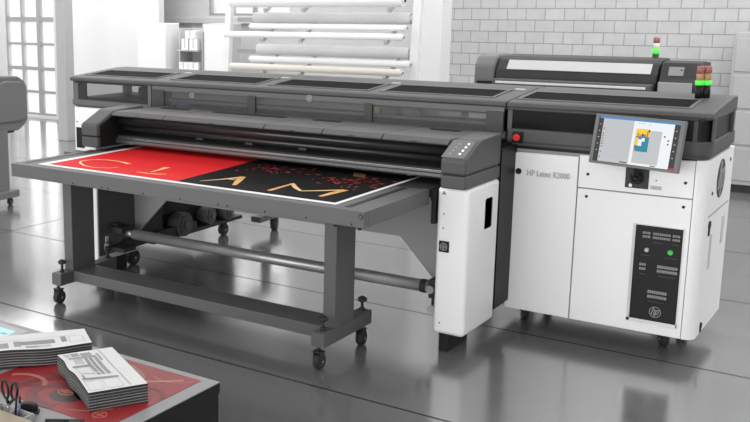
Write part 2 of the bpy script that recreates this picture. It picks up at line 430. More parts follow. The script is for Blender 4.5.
for x0, x1 in ((-5.90, -5.755), (-4.818, -4.737), (-3.690, -3.618), (-2.685, -2.555)):
    obj('divider', MB().box(x0, x1, 6.925, 6.95, 1.462, 1.625, 0, .004), 'divider_grey', PR)
obj('post', MB().box(-5.955, -5.915, 6.935, 6.99, 1.455, 1.656, 0, .004), 'body_mid', PR)
fas = obj('fascia', MB().box(-5.90, -2.555, 6.932, 6.95, 1.612, 1.656, 0, .003), 'body_mid', PR)
for x0, x1 in ((-5.755, -4.818), (-4.737, -3.690), (-3.618, -2.685)):
    obj('front_glass', MB().box(x0, x1, 6.94, 6.946, 1.465, 1.612), 'front_glass', PR)
b = MB().box(-5.74, -2.70, 6.985, 7.02, 1.479, 1.505, 0).box(-5.74, -2.70, 6.975, 7.02, 1.522, 1.534, 1).box(-5.74, -2.70, 6.99, 7.03, 1.54, 1.548, 0).box(-5.74, -2.70, 7.03, 7.06, 1.479, 1.64, 2)
obj('carriage_rail', b, ['charcoal', 'light_grey', 'light_grey'], PR)
for x0, x1, m, z0, z1 in ((-3.60, -3.545, 'yellow_tag', 1.545, 1.60), (-3.53, -3.40, 'body_mid', 1.545, 1.6), (-3.34, -3.20, 'brown_tag', 1.545, 1.6), (-3.04, -2.87, 'pale_grey', 1.565, 1.60), (-2.81, -2.655, 'white_card', 1.562, 1.60), (-5.67, -5.45, 'blue_tag', 1.49, 1.53)):
    obj('sticker', MB().box(x0-.02, x1-.02, 6.954, 6.958, z0, z1), m, PR)
rg = MB(); hp_mark(rg, (-4.197, 6.929, 1.634), (1, 0, 0), (0, 0, 1), .024, .004, 0, 1); rg.ring((-4.197, 6.927, 1.634), (1, 0, 0), (0, 0, 1), .026, .003, 1)
obj('round_emblem', rg, ['body_mid', 'light_grey'], fas)
rg = MB(); hp_mark(rg, (-5.434, 6.937, 1.590), (1, 0, 0), (0, 0, 1), .024, .004, 1, 0)
obj('round_emblem', rg, ['body_mid', 'light_grey'], PR)

# ---- hood between the end caps, in hinged sections
xs = [-5.768, -5.19, -4.18, -3.664, -3.172, -2.66]
for i in range(5):
    x0, x1 = xs[i]+.004, xs[i+1]-.004
    if i == 4: x1 = -2.672
    b = MB().prism([(6.228, 1.452), (6.226, 1.462), (6.266, 1.4885), (6.925, 1.476), (6.925, 1.46), (6.30, 1.466), (6.245, 1.450)], 'x', x0, x1, 0, .003)
    h = obj('hood_section', b, 'hood_grey', PR)
    if i != 3: obj('vent_slot', MB().box(x0+.14, x1-.14, 6.72, 6.79, 1.474, 1.484), 'black', h)
    obj('latch', MB().box((x0+x1)/2-.02, (x0+x1)/2+.02, 6.222, 6.232, 1.455, 1.463), 'charcoal', h)
obj('seam_strip', MB().box(-5.8, -2.67, 6.30, 6.9, 1.435, 1.455), 'black', PR)
# print-zone bars under the hood
b = MB().box(-5.80, -2.66, 6.50, 6.92, 1.17, 1.45, 0)
obj('print_beam', b, 'black', PR)
obj('feed_roller', MB().cyl((-5.80, 6.36, 1.392), (-2.72, 6.36, 1.392), .036, 0, 32).cyl((-2.80, 6.36, 1.392), (-2.79, 6.36, 1.392), .038, 1, 32), ['roller_black', 'black'], PR)
obj('press_roller', MB().cyl((-5.80, 6.40, 1.325), (-2.66, 6.40, 1.325), .026, 0, 24), 'roller_black', PR)
b = MB().prism([(6.285, 1.203), (6.275, 1.215), (6.275, 1.236), (6.30, 1.243), (6.30, 1.258), (6.315, 1.272), (6.50, 1.285), (6.50, 1.203)], 'x', -5.80, -2.652, 0, .002)
for z in (1.222, 1.262): b.cyl((-2.72, 6.28 if z < 1.25 else 6.31, z), (-2.72, 6.27 if z < 1.25 else 6.295, z), .008, 1, 12)
obj('wiper_bar', b, ['bar_metal', 'charcoal'], PR)
for x in (-4.95, -4.45, -3.95):
    obj('clip', MB().box(x, x+.07, 6.37, 6.385, 1.29, 1.31, 0, .002), 'charcoal', PR)
obj('platen', MB().box(-5.845, -2.735, 6.105, 6.93, 1.10, 1.158, 0, .003), 'charcoal', PR)

# ---- end caps and white side columns
def cap(x0, x1, name):
    up_ = [(6.045, 1.286), (6.038, 1.372), (6.055, 1.392), (6.268, 1.490), (6.30, 1.498), (6.66, 1.507), (6.66, 1.286)]
    b = MB().prism(up_, 'x', x0, x1, 0, .014, 3)
    b.prism([(6.05, 1.186), (6.045, 1.276), (6.66, 1.276), (6.66, 1.186)], 'x', x0, x1, 0, .012, 3)
    b.box(x0+.012, x1-.012, 6.06, 6.65, 1.25, 1.30, 1)
    return obj(name, b, ['body_grey', 'black'], PR)
cr = cap(-2.638, -2.462, 'end_cap'); cl = cap(-5.955, -5.77, 'end_cap')
obj('inner_plate', MB().prism([(6.085, 1.195), (6.085, 1.378), (6.26, 1.458), (6.64, 1.465), (6.64, 1.195)], 'x', -5.771, -5.764, 0), 'black', cl)
sd = Vector((0, .213, .098)).normalized(); nn = Vector((1, 0, 0)).cross(sd)
def onslope(x, t): return Vector((x, 6.055, 1.392))+sd*t
obj('control_panel', MB().slab(onslope(-2.565, .118)+nn*.001, (1, 0, 0), sd, .160, .222, .004, 0, .0015), 'plotter_grey', cr)  # plate spans the slope; its lighter grey paints the light caught there
for k in range(4):
    obj('button', MB().slab(onslope(-2.532+.004*k, .055+.042*k)+nn*.004, (1, 0, 0), sd, .013, .017, .005), 'button_white', cr)
for k in range(4):
    obj('icon_mark', MB().slab(onslope(-2.60+.006*k, .05+.042*k)+nn*.0035, (1, 0, 0), sd, .014, .010, .002), 'light_grey', cr)
def column(x0, x1, bv=.03):
    b = MB().box(x0, x1, 6.117, 6.665, .15, 1.184, 0, bv, 4)
    c_ = obj('side_column', b, 'white_panel', PR)
    obj('levelling_foot', MB().box(x0+.015, x0+.085, 6.20, 6.55, .0, .155, 0, .006), 'black', c_)
    return c_
pc = column(-2.685, -2.458); pl = column(-5.99, -5.858, .008)
obj('grip_slot', MB().prism([(6.405, .868), (6.405, 1.062), (6.425, 1.074), (6.525, 1.074), (6.54, 1.062), (6.54, .868), (6.52, .858), (6.42, .858)], 'x', -2.466, -2.458, 0), 'black', pc)
obj('grip_edge', MB().box(-2.459, -2.455, 6.528, 6.534, .875, 1.06), 'seam_grey', pc)
obj('warning_mark', MB().prism([(-2.651, 1.134), (-2.621, 1.134), (-2.636, 1.157)], 'y', 6.110, 6.118, 0), 'print_grey', pc)
b = MB()
for z in (1.0, .90, .23): b.cyl((-2.632, 6.121, z), (-2.632, 6.112, z), .0045, 0, 12)
obj('screw_hole', b, 'black', pc)
b = MB().box(-2.668+.012, -2.585, 6.105, 6.12, .735, .812, 0, .004)
b.ring((-2.62, 6.103, .774), (1, 0, 0), (0, 0, 1), .024, .004, 1); b.box(-2.625, -2.615, 6.100, 6.106, .757, .791, 1).box(-2.637, -2.603, 6.100, 6.106, .769, .779, 1)
obj('connector_socket', b, ['black', 'seam_grey'], pc)

# ---- left end white cabinet
b = MB().box(-6.945, -6.03, 6.955, 7.72, .14, 1.40, 0, .02, 3)
lc = obj('end_cabinet', b, 'white_panel', PR)
obj('grip_slot', MB().box(-6.915, -6.80, 6.948, 6.958, .99, 1.196, 0, .006), 'black', lc)
obj('screw_hole', MB().cyl((-6.90, 6.957, 1.25), (-6.90, 6.950, 1.25), .007, 0, 10), 'black', lc)
obj('latch_block', MB().box(-6.95, -6.78, 6.80, 6.95, .90, .965, 0, .01), 'frame_grey', lc)

# ---- right-hand electronics cabinet
CF = 6.965
XA, XB = -2.487, -1.189
obj('cabinet_core', MB().box(XA+.01, XB-.03, CF+.012, 7.86, .165, 1.36), 'seam_grey', PR)
def rdoor(pts): return MB().prism(pts, 'y', CF-.008, CF+.014, 0, .004)
rr = .045
tlp = [(XA, .160), (XA, 1.333-rr)]+[(XA+rr-rr*math.cos(t), 1.333-rr+rr*math.sin(t)) for t in (PI/8, PI/4, 3*PI/8)]+[(XA+rr, 1.335), (-2.015, 1.338), (-2.015, .160)]
dl = obj('door_panel', rdoor(tlp), 'white_panel', PR)
obj('door_panel', rdoor([(-2.007, .160), (-2.007, 1.118), (-1.268, 1.118), (-1.268, .160)]), 'white_panel', PR)
upn = obj('upper_panel', rdoor([(-2.007, 1.126), (-2.007, 1.352), (-1.268, 1.378), (-1.268, 1.126)]), 'white_panel', PR)
rc = .075
arc = [(-1.189-rc+rc*math.sin(t), CF-.008+rc-rc*math.cos(t)) for t in [i*PI/2/20 for i in range(21)]]
plan = [(-1.262, CF-.008)]+arc+[(-1.189, 7.86), (-1.215, 7.86), (-1.215, CF+.09), (-1.262, CF+.03)]
cp_ = obj('corner_panel', MB().prism(plan, 'z', .160, 1.382, 0, smooth=False), 'white_panel', PR)
obj('panel_seam', MB().box(-1.190, -1.186, 7.09, 7.81, .985, .993), 'seam_grey', cp_)
sm = MB(); hp_mark(sm, (-1.187, 7.43, 1.207), (0, 1, 0), (0, 0, 1), .135, .006, 0, 1)
obj('round_emblem', sm, ['charcoal', 'silver'], cp_)
obj('side_lock', MB().cyl((-1.19, 7.157, .925), (-1.18, 7.157, .925), .028, 0, 20).box(-1.19, -1.182, 7.14, 7.175, .85, .915, 0), 'black', cp_)
obj('side_lock', MB().cyl((-1.19, 7.172, .215), (-1.18, 7.172, .215), .022, 0, 16).box(-1.19, -1.182, 7.155, 7.19, .17, .215, 0), 'black', cp_)
obj('side_label', MB().box(-1.190, -1.186, 7.22, 7.29, .60, .84), 'pale_grey', cp_)
obj('side_label', MB().box(-1.190, -1.186, 7.63, 7.71, .70, .90), 'pale_grey', cp_)
obj('screw_hole', MB().cyl((-1.19, 7.16, 1.14), (-1.184, 7.16, 1.14), .012, 0, 12).cyl((-1.19, 7.74, 1.30), (-1.184, 7.74, 1.30), .012, 0, 12), 'black', cp_)
# door details
obj('lock', MB().cyl((-2.433, CF-.005, 1.197), (-2.433, CF-.014, 1.197), .022, 0, 24), 'black', dl)
tb = MB(); text_into(tb, 'HP Latex R2000', .058, (-2.372, CF-.011, 1.174), (1, 0, 0), (0, 0, 1), .006, 0, squeeze=.80)
obj('lettering', tb, 'print_mid', dl)
for x, z, p in ((-1.944, 1.224, upn), (-1.318, 1.228, upn), (-1.944, 1.066, None), (-1.318, 1.066, None)):
    obj('screw_hole', MB().cyl((x, CF-.004, z), (x, CF-.011, z), .0105, 0, 14), 'black', p or PR)
b = MB().box(-1.695, -1.545, CF-.016, CF-.006, 1.160, 1.33, 0, .004)
obj('bracket_plate', b, 'charcoal', upn)
obj('label_plate', MB().box(-1.532, -1.462, CF-.011, CF-.007, 1.163, 1.188), 'print_mid', upn)
obj('keyhole', MB().cyl((-1.498, CF-.006, 1.226), (-1.498, CF-.011, 1.226), .006, 0, 10), 'seam_grey', upn)
# electrical panel
ex0, ex1, ez0, ez1 = -1.602, -1.303, .252, .913
b = MB()
for a in ((ex0-.018, ex0, ez0-.02, ez1), (ex1, ex1+.006, ez0-.02, ez1+.004), (ex0-.018, ex1+.006, ez0-.022, ez0), (ex0-.018, ex1+.006, ez1, ez1+.006)):
    b.box(a[0], a[1], CF-.014, CF-.006, a[2], a[3], 0)
ep = obj('electrical_panel', b.box(ex0, ex1, CF-.010, CF-.006, ez0, ez1, 1), ['silver', 'black'], PR)
def E(u, v): return ex0+u*(ex1-ex0), ez1-v*(ez1-ez0)
def estrip(us, v, h, m, name='breaker_row', n=0):
    b = MB()
    for k, (u0_, u1_) in enumerate(us):
        x0, z = E(u0_, v); x1, _ = E(u1_, v); b.box(x0, x1, CF-.017, CF-.009, z-h, z, 0)
        q = max(2, int((x1-x0)/.012))
        for i in range(1, q): b.box(x0+(x1-x0)*i/q-.0012, x0+(x1-x0)*i/q+.0012, CF-.0185, CF-.016, z-h, z, 1)
    return obj(name, b, [m, 'black'], ep)
top = [(.16, .32), (.38, .74), (.79, .94)]
estrip(top, .065, .015, 'print_grey'); estrip(top, .105, .015, 'print_grey')
estrip([(.14, .27)], .40, .016, 'print_strip'); estrip([(.14, .27)], .445, .016, 'print_strip')
estrip([(.52, .94)], .40, .019, 'print_strip'); estrip([(.52, .94)], .445, .019, 'print_strip')
estrip([(.36, .76)], .675, .019, 'print_strip'); estrip([(.36, .76)], .725, .019, 'print_strip')
for q_, v_ in (((.40, .6), .165), ((.8, .92), .165), ((.16, .36), .31), ((.66, .9), .31), ((.16, .28), .51), ((.55, .9), .51)): estrip([q_], v_, .004, 'print_shade_dark', 'caption_line')
estrip([(.38, .72)], .79, .004, 'print_shade_dark', 'caption_line')
x, z = E(.27, .255); obj('rotary_knob', MB().cyl((x, CF-.008, z), (x, CF-.03, z), .017, 0, 18, .012), 'print_mid', ep)
x, z = E(.77, .25); obj('power_button', MB().cyl((x, CF-.008, z), (x, CF-.016, z), .024, 1, 20).cyl((x, CF-.014, z), (x, CF-.024, z), .016, 0, 20), ['led_green', 'charcoal'], ep)
x, z = E(.55, .90); rg = MB(); hp_mark(rg, (x, CF-.011, z), (1, 0, 0), (0, 0, 1), .036, .004, 0, 1); rg.ring((x, CF-.013, z), (1, 0, 0), (0, 0, 1), .036, .003, 1)
obj('round_emblem', rg, ['black', 'print_strip'], ep)

# dark upper body of the cabinet, rounded front right corner
def rounded(x0, x1, y0, y1, r):
    return [(x0, y0)]+[(x1-r+r*math.sin(t), y0+r-r*math.cos(t)) for t in [i*PI/2/8 for i in range(9)]]+[(x1, y1), (x0, y1)]
b = MB().prism(rounded(-2.53, XB+.005, 6.945, 7.80, .10), 'z', 1.41, 1.505, 0, .008)
b.prism(rounded(-2.53, XB-.015, 6.965, 7.78, .09), 'z', 1.385, 1.412, 0)
b.prism(rounded(-2.515, XB-.012, 6.962, 7.78, .09), 'z', 1.505, 1.657, 1)
b.box(-2.53, -2.497, 6.945, 7.0, 1.50, 1.657, 0).prism(rounded(-2.53, XB+.003, 6.944, 7.79, .10), 'z', 1.646, 1.657, 0)
b.prism([(-1.297, 6.95), (-1.272, 6.95), (-1.272, 7.0), (-1.297, 7.0)], 'z', 1.50, 1.657, 0)
b.box(-1.197, -1.180, 6.995, 7.05, 1.50, 1.657, 0, .004); b.box(-1.2, -1.180, 7.66, 7.72, 1.50, 1.657, 0)
b.box(-1.43, -1.38, 6.948, 7.0, 1.50, 1.657, 0)
ub = obj('upper_body', b, ['body_grey', 'black'], PR)
obj('front_glass', MB().box(-2.495, -1.43, 6.949, 6.956, 1.512, 1.645), 'dark_glass', PR)
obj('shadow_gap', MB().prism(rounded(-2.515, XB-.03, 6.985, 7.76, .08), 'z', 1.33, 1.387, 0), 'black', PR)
for x0, x1, m in ((-2.34, -2.22, 'red_fleck'), (-2.12, -2.03, 'red_fleck'), (-1.93, -1.88, 'print_mid')):
    obj('inner_part', MB().box(x0, x1, 6.957, 6.9605, 1.60, 1.622, 0), m, ub)
# emergency stop
b = MB().box(-2.487, -2.408, 6.934, 6.948, 1.405, 1.487, 1, .006); b.cyl((-2.448, 6.936, 1.446), (-2.448, 6.915, 1.446), .012, 1, 16); b.cyl((-2.448, 6.922, 1.446), (-2.448, 6.905, 1.446), .026, 0, 24, bev=.006)
obj('emergency_stop', b, ['alarm_red', 'black'], PR)
# dark frame between column and cabinet, under-structure
obj('side_frame', MB().box(-2.66, -2.50, 6.70, 7.70, .18, 1.40, 0).box(-2.64, -2.46, 6.68, 6.98, .22, 1.39, 0), 'black', PR)
obj('main_body', MB().box(-5.99, -2.60, 6.70, 7.70, .80, 1.40, 0, .01), 'charcoal', PR)
pts = [(-6.02, 1.12), (-2.68, 1.12), (-2.68, .33), (-2.86, .34), (-3.183, .672), (-5.47, .672), (-5.80, .345), (-6.02, .33)]
obj('front_cover', MB().prism(pts, 'y', 6.60, 6.625, 0, .004), 'cover_grey', PR)
for x in (-2.72,): obj('cable_bracket', MB().prism([(x-.10, 1.05), (x+.05, 1.05), (x+.05, .80), (x+.02, .80)], 'y', 6.45, 6.60, 0), 'charcoal', PR)
obj('table_bracket', MB().box(-2.725, -2.692, 6.112, 6.45, .92, 1.15, 0, .004).box(-2.728, -2.695, 6.105, 6.2, 1.08, 1.155, 0, .004), 'black', PR)
# take-up spindle
sp = obj('takeup_spindle', MB().cyl((-5.62, 6.33, .395), (-2.80, 6.40, .385), .045, 0, 28).cyl((-5.70, 6.33, .395), (-5.62, 6.33, .395), .028, 0, 20), 'steel', PR)
obj('spindle_clamp', MB().cyl((-2.90, 6.397, .385), (-2.86, 6.398, .385), .05, 0, 24).box(-2.82, -2.66, 6.33, 6.60, .32, .46, 0, .008).cyl((-2.80, 6.33, .39), (-2.80, 6.31, .39), .03, 1, 20), ['charcoal', 'steel'], PR)
obj('spindle_clamp', MB().box(-2.80, -2.69, 6.34, 6.5, .22, .33, 0, .01).cyl((-2.78, 6.35, .25), (-2.78, 6.30, .25), .03, 1, 16), ['charcoal', 'steel'], PR)
# left drive unit
b = MB().box(-6.0, -5.82, 6.38, 7.5, .20, .28, 0, .006).box(-5.98, -5.86, 6.62, 7.02, .27, .60, 0, .01)
for k in range(7):
    x = -5.97+R.random()*.22; y = 6.2+R.random()*.3; z = .24+R.random()*.2
    b.box(x-.05, x+.05, y-.03, y+.05, z-.03, z+.04, k % 2, .005)
b.box(-5.99, -5.70, 6.26, 6.42, .40, .45, 0, .004).box(-5.99, -5.66, 6.24, 6.40, .235, .27, 0, .004).cyl((-5.86, 6.24, .30), (-5.80, 6.16, .30), .02, 2, 14).box(-5.90, -5.84, 6.2, 6.24, .30, .37, 2, .004)
obj('spindle_support', b, ['charcoal', 'frame_grey', 'silver'], PR)
obj('base_plate', MB().box(-6.02, -5.83, 6.85, 8.30, .165, .20, 0, .004), 'charcoal', PR)
obj('inner_side_plate', MB().box(-5.856, -5.846, 6.122, 6.60, .20, 1.12, 0), 'frame_grey', PR)
for y, z, r in ((7.288, .284, .118), (7.71, .30, .085), (8.03, .272, .07)):
    b = MB().cyl((-6.0, y, z), (-5.80, y, z), r, 0, 30).cyl((-5.81, y, z), (-5.785, y, z), r*.72, 1, 30).cyl((-5.79, y, z), (-5.765, y, z), r*.3, 0, 20)
    for k in range(6):
        a = k*PI/3; b.cyl((-5.802, y+r*.85*math.cos(a), z+r*.85*math.sin(a)), (-5.79, y+r*.85*math.cos(a), z+r*.85*math.sin(a)), r*.09, 1, 10)
    b.box(-6.0, -5.95, y-r*.7, y+r*.7, .198, z, 0)
    obj('drive_motor', b, ['frame_grey', 'body_grey'], PR)
obj('motor_housing', MB().box(-6.02, -5.90, 6.9, 8.28, .40, .78, 0, .008).box(-6.02, -5.93, 6.9, 8.28, .20, .41, 0), 'black', PR)
def caster(parent, x, y, r, ztop, name='caster', ang=0.6, mats=('charcoal', 'dark_steel')):
    c, s_ = math.cos(ang), math.sin(ang)
    w = .022*r/.05; h = Vector((x, y, r)); ax = Vector((c, s_, 0)); tr = Vector((-s_, c, 0))*r*.45
    hub = h+Vector((0, 0, 0))
    f = MB()
    for sg in (-1, 1): f.slab(hub+ax*sg*(w+.004)+Vector((0, 0, r*.55))-tr*.3, ax.cross(Vector((0, 0, 1))), (0, 0, 1), r*.9, r*1.5, .005, 0)
    f.slab(hub-tr*.3+Vector((0, 0, r*1.28)), ax, ax.cross(Vector((0, 0, 1)))*-1, w*2+.02, r*1.1, .008, 0)
    f.cyl(hub-tr*.3+Vector((0, 0, r*1.25)), Vector((hub.x-tr.x*.3, hub.y-tr.y*.3, ztop)), r*.24, 0, 14)
    f.cyl(hub-ax*(w+.009), hub+ax*(w+.009), r*.16, 1, 10)
    k = obj(name, f, [mats[0], 'steel'], parent)
    obj('wheel', MB().cyl(hub-ax*w, hub+ax*w, r, 0, 26, bev=r*.12).cyl(hub-ax*(w+.002), hub+ax*(w+.002), r*.62, 1, 20), ['rubber', mats[1]], k)
    return k
caster(PR, -5.93, 6.66, .07, .24, ang=-.1); caster(PR, -5.95, 8.12, .062, .17, ang=-.1)
caster(PR, -1.425, 7.24, .05, .17); caster(PR, -2.433, 7.26, .05, .17); caster(PR, -1.40, 7.72, .05, .17); caster(PR, -2.40, 7.72, .05, .17)
# rear feeding frame leg with caster, seen through under the printer
obj('rear_leg', MB().box(-5.72, -5.60, 8.30, 8.72, .14, .20, 0, .004).box(-5.70, -5.62, 7.65, 8.72, .62, .70, 0, .004).box(-5.70, -5.62, 8.46, 8.54, .18, .66, 0, .004), 'frame_grey', PR)
caster(PR, -5.64, 8.63, .07, .15, ang=.3)
obj('rear_leg', MB().box(-2.86, -2.74, 8.30, 8.72, .14, .20, 0, .004).box(-2.84, -2.76, 7.65, 8.72, .62, .70, 0, .004).box(-2.84, -2.76, 8.46, 8.54, .18, .66, 0, .004), 'frame_grey', PR)
caster(PR, -2.80, 8.63, .07, .15, ang=.3)

# ---- touchscreen
sy, st = -.249, .188
rx = Vector((math.cos(sy), math.sin(sy), 0)); nf = Vector((math.sin(sy), -math.cos(sy), 0))*math.cos(st)+Vector((0, 0, math.sin(st))); ux = nf.cross(rx)
ms = Matrix((rx, ux, nf)).transposed().to_4x4(); ms.translation = Vector((-1.608, 6.78, 1.495))
SW, SH = .612, .336
def loc3(x, y, z=0): return ms @ Vector((x, y, z))
b = MB().box(-SW/2, SW/2, -SH/2, SH/2, -.035, 0, 0, .006); b.box(-.16, .16, -.11, .11, -.06, -.03, 0, .006)
ts = obj('touchscreen', b, 'plotter_grey', PR, mtx=ms, label='tilted touchscreen in a grey bezel')
def U(u, v): return (u-.5)*SW, (.5-v)*SH
d = MB()
def ui(u0_, u1_, v0, v1, m, h=.0008):
    x0, y1 = U(u0_, v0); x1, y0 = U(u1_, v1); d.box(x0, x1, y0, y1, .0002, h, m)
ui(.045, .955, .045, .955, 0, .0006)                       # dark glass edge
ui(.105, .895, .06, .945, 1, .0010); ui(.06, .955, .045, .085, 2, .0014)
ui(.105, .455, .085, .945, 3, .0013); ui(.49, .775, .245, .90, 3, .0013)
for k in range(14): ui(.135, .445, .16+k*.052, .163+k*.052, 4, .0016)
for k in (2, 4, 5, 6, 7, 8, 9, 11, 13): ui(.118, .132, .17+k*.052, .19+k*.052, 5, .0016)
ui(.36, .44, .905, .925, 5, .0016); ui(.70, .76, .915, .932, 5, .0016)
for u_, v_ in ((.80, .32), (.845, .39), (.845, .46)): ui(u_, u_+.016, v_, v_+.03, 5, .0016)
for u_, v_ in ((.50, .12), (.54, .12), (.62, .13)): ui(u_, u_+.03, v_, v_+.008, 4, .0016)
ui(.495, .645, .225, .375, 6, .0018); ui(.495, .645, .375, .67, 7, .0018)
for u_, v0, m in ((.51, .31, 8), (.535, .335, 8), (.56, .32, 5), (.585, .33, 7), (.61, .27, 8)): ui(u_, u_+.02, v0, .375, m, .0021)
ui(.625, .643, .235, .28, 5, .0021); ui(.497, .53, .40, .55, 6, .0021); ui(.53, .57, .43, .56, 1, .0022); ui(.565, .60, .40, .47, 1, .0022); ui(.497, .515, .62, .668, 8, .0021)
ui(.905, .965, .91, .955, 9, .0016)
for k in range(5): ui(.915, .93, .2+k*.13, .215+k*.13, 3, .0014); ui(.065, .08, .2+k*.13, .215+k*.13, 3, .0014)
obj('display', d, ['charcoal', 'ui_white', 'ui_blue', 'ui_grey', 'ui_mid', 'ui_dark', 'ui_yellow', 'ui_teal', 'ui_orange', 'ui_red'], ts)
b = MB(); 
a0 = Vector((-1.62, CF-.01, 1.235)); 
b.cyl(a0, a0+Vector((0, -.035, 0)), .042, 0, 24, bev=.006); b.sphere(a0+Vector((0, -.045, 0)), .033, 0); b.cyl(a0+Vector((0, -.05, .0)), loc3(0, -.08, -.05), .02, 0, 16)
b.cyl((-1.655, CF-.014, 1.18), (-1.655, CF-.03, 1.18), .012, 1, 12)
obj('screen_arm', b, ['black', 'silver'], PR)

# ---- signal towers on the lid
for k, x in enumerate((-1.388, -1.345)):
    t = obj('signal_tower', MB().cyl((x, 7.5+.03*k, 1.735), (x, 7.5+.03*k, 1.832), .024, 0, 22), 'black', PR)
    for z0, z1, m, nm, rr_ in ((1.832, 1.866, 'lamp_green', 'green_lens', .029), (1.868, 1.912, 'lamp_amber', 'amber_lens', .0235), (1.916, 1.965, 'lamp_red', 'red_lens', .0235)):
        obj(nm, MB().cyl((x, 7.5+.03*k, z0), (x, 7.5+.03*k, z1), rr_, 0, 22, bev=.003), m, t)

# ================================================================== OUTPUT TABLE
TX0, TX1, TY0, TY1, TZ, TB = -5.885, -2.733, 5.175, 6.095, 1.16, 1.056
TB_ = thing('output_table', 'long dark grey metal catch table on castors in front of the printer', 'table', ((TX0+TX1)/2, 5.7, 0))
b = MB()
b.box(TX0, TX1, TY0, TY0+.05, TB, TZ, 0, .004).box(TX0, TX0+.05, TY0+.05, TY1, TB, TZ, 0, .004).box(TX1-.05, TX1, TY0+.05, TY1, TB, TZ, 0, .004).box(TX0+.05, TX1-.05, TY1-.05, TY1, TB, TZ-.004, 0)
b.box(TX0+.04, TX1-.04, TY0+.04, TY1-.02, TZ-.02, TZ-.0002, 0)
obj('tabletop', b, 'frame_grey', TB_)
for xc in (-2.893, -5.80):
    b = MB().box(xc-.004, xc+.012, TY0+.07, TY1-.04, TZ-.003, TZ+.0012, 0)
    for k in range(26):
        y = TY0+.085+k*(TY1-TY0-.14)/25
        b.box(xc-.020, xc+.022, y-.008, y+.007, TZ-.003, TZ+.0020, 0)
    obj('perforated_strip', b, 'black', TB_)
b = MB()
for x in (-2.82, -3.145, -3.456, -3.76, -3.835, -4.163, -4.50, -4.84, -4.90, -5.20): b.cyl((x, TY0+.002, 1.073), (x, TY0-.004, 1.073), .006, 0, 10)
obj('screws', b, 'black', TB_); bpy.data.objects['screws'].name = 'screw'
obj('end_bolt', MB().cyl((-2.757, TY0+.002, 1.128), (-2.757, TY0-.006, 1.128), .016, 0, 20).cyl((-2.757, TY0, 1.128), (-2.757, TY0-.008, 1.128), .009, 1, 14), ['charcoal', 'frame_grey'], TB_)
for x in (-2.78, -2.95): obj('stud', MB().cyl((x, TY0+.03, TB-.018), (x, TY0+.03, TB), .012, 0, 12), 'black', TB_)
CLS = ((-5.655, -5.56), (-3.203, -3.109))
for x0, x1 in CLS:
    xm = (x0+x1)/2
    obj('column', MB().box(x0, x1, 5.507, 5.768, .255, TB+.01, 0, .004), 'charcoal' if False else 'frame_grey', TB_)
    obj('foot_bar', MB().box(x0-.003, x1+.003, 5.36, 6.03, .157, .256, 0, .004), 'frame_grey', TB_)
    for y, ya in ((5.39, -.02), (5.975, .05)):
        caster(TB_, xm, y, .054, .16, ang=ya)
        kx = xm; ky = y+.04 if y < 5.6 else y+.0
        obj('levelling_knob', MB().cyl((kx, ky, .25), (kx, ky, .33), .011, 0, 12).cyl((kx, ky, .325), (kx, ky, .35), .034, 0, 16, bev=.006).cyl((kx, ky, .35), (kx, ky, .358), .02, 0, 12).cyl((kx, ky, .255), (kx, ky, .275), .02, 0, 12), 'charcoal', TB_)
obj('stretcher', MB().box(CLS[0][1]+.002, CLS[1][0]-.002, 5.51, 5.765, .165, .252, 0, .004), 'frame_grey', TB_)

# printed sheet lying on the table, still under the print beam
z = TZ+.0028
b = MB().box(-5.672, -2.982, 5.262, 6.50, z-.0012, z, 0)
b.prism([(-5.600, 5.31), (-4.305, 5.31), (-4.385, 6.50), (-5.620, 6.50)], 'z', z-.0003, z+.0004, 1)
b.prism([(-4.304, 5.31), (-3.015, 5.31), (-3.010, 6.50), (-4.384, 6.50)], 'z', z-.0003, z+.0004, 2)
zl0, zl1 = z+.0002, z+.0009
b.stroke([(-5.083, 5.685), (-5.16, 5.715), (-5.24, 5.736), (-5.365, 5.733), (-5.455, 5.69), (-5.494, 5.62), (-5.49, 5.56), (-5.433, 5.492), (-5.321, 5.423), (-5.229, 5.401)], zl0, zl1, [.04, .03, .02, .016, .015, .017, .017, .017, .015, .01], 4)
b.stroke([(-5.229, 5.401), (-5.15, 5.415), (-5.08, 5.45), (-5.045, 5.52)], zl0, zl1, [.012, .012, .012, .008], 3)
b.stroke([(-4.735, 5.735), (-4.715, 5.61), (-4.70, 5.50)], zl0, zl1, [.055, .028, .014], 4); b.stroke([(-4.80, 5.445), (-4.70, 5.44), (-4.60, 5.46), (-4.55, 5.50)], zl0, zl1, [.008, .022, .026, .01], 3)
b.stroke([(-4.174, 5.417), (-4.10, 5.54), (-4.045, 5.66), (-4.015, 5.735)], zl0, zl1, [.008, .02, .035, .05], 4); b.stroke([(-4.03, 5.735), (-3.965, 5.60), (-3.885, 5.43)], zl0, zl1, [.05, .05, .03], 3); b.stroke([(-4.09, 5.60), (-4.0, 5.60)], zl0, zl1, [.01, .02], 4)
b.stroke([(-3.577, 5.402), (-3.582, 5.56), (-3.586, 5.719)], zl0, zl1, [.035, .03, .025], 3); b.stroke([(-3.592, 5.72), (-3.49, 5.60), (-3.396, 5.517)], zl0, zl1, [.03, .035, .022], 4)
b.stroke([(-3.396, 5.517), (-3.29, 5.61), (-3.18, 5.718)], zl0, zl1, [.02, .028, .03], 4); b.stroke([(-3.172, 5.725), (-3.186, 5.58), (-3.197, 5.43)], zl0, zl1, [.05, .05, .03], 3)
b.prism([(-3.47, 6.38), (-3.36, 6.36), (-3.29, 6.22), (-3.395, 6.235)], 'z', zl0, zl1, 6)
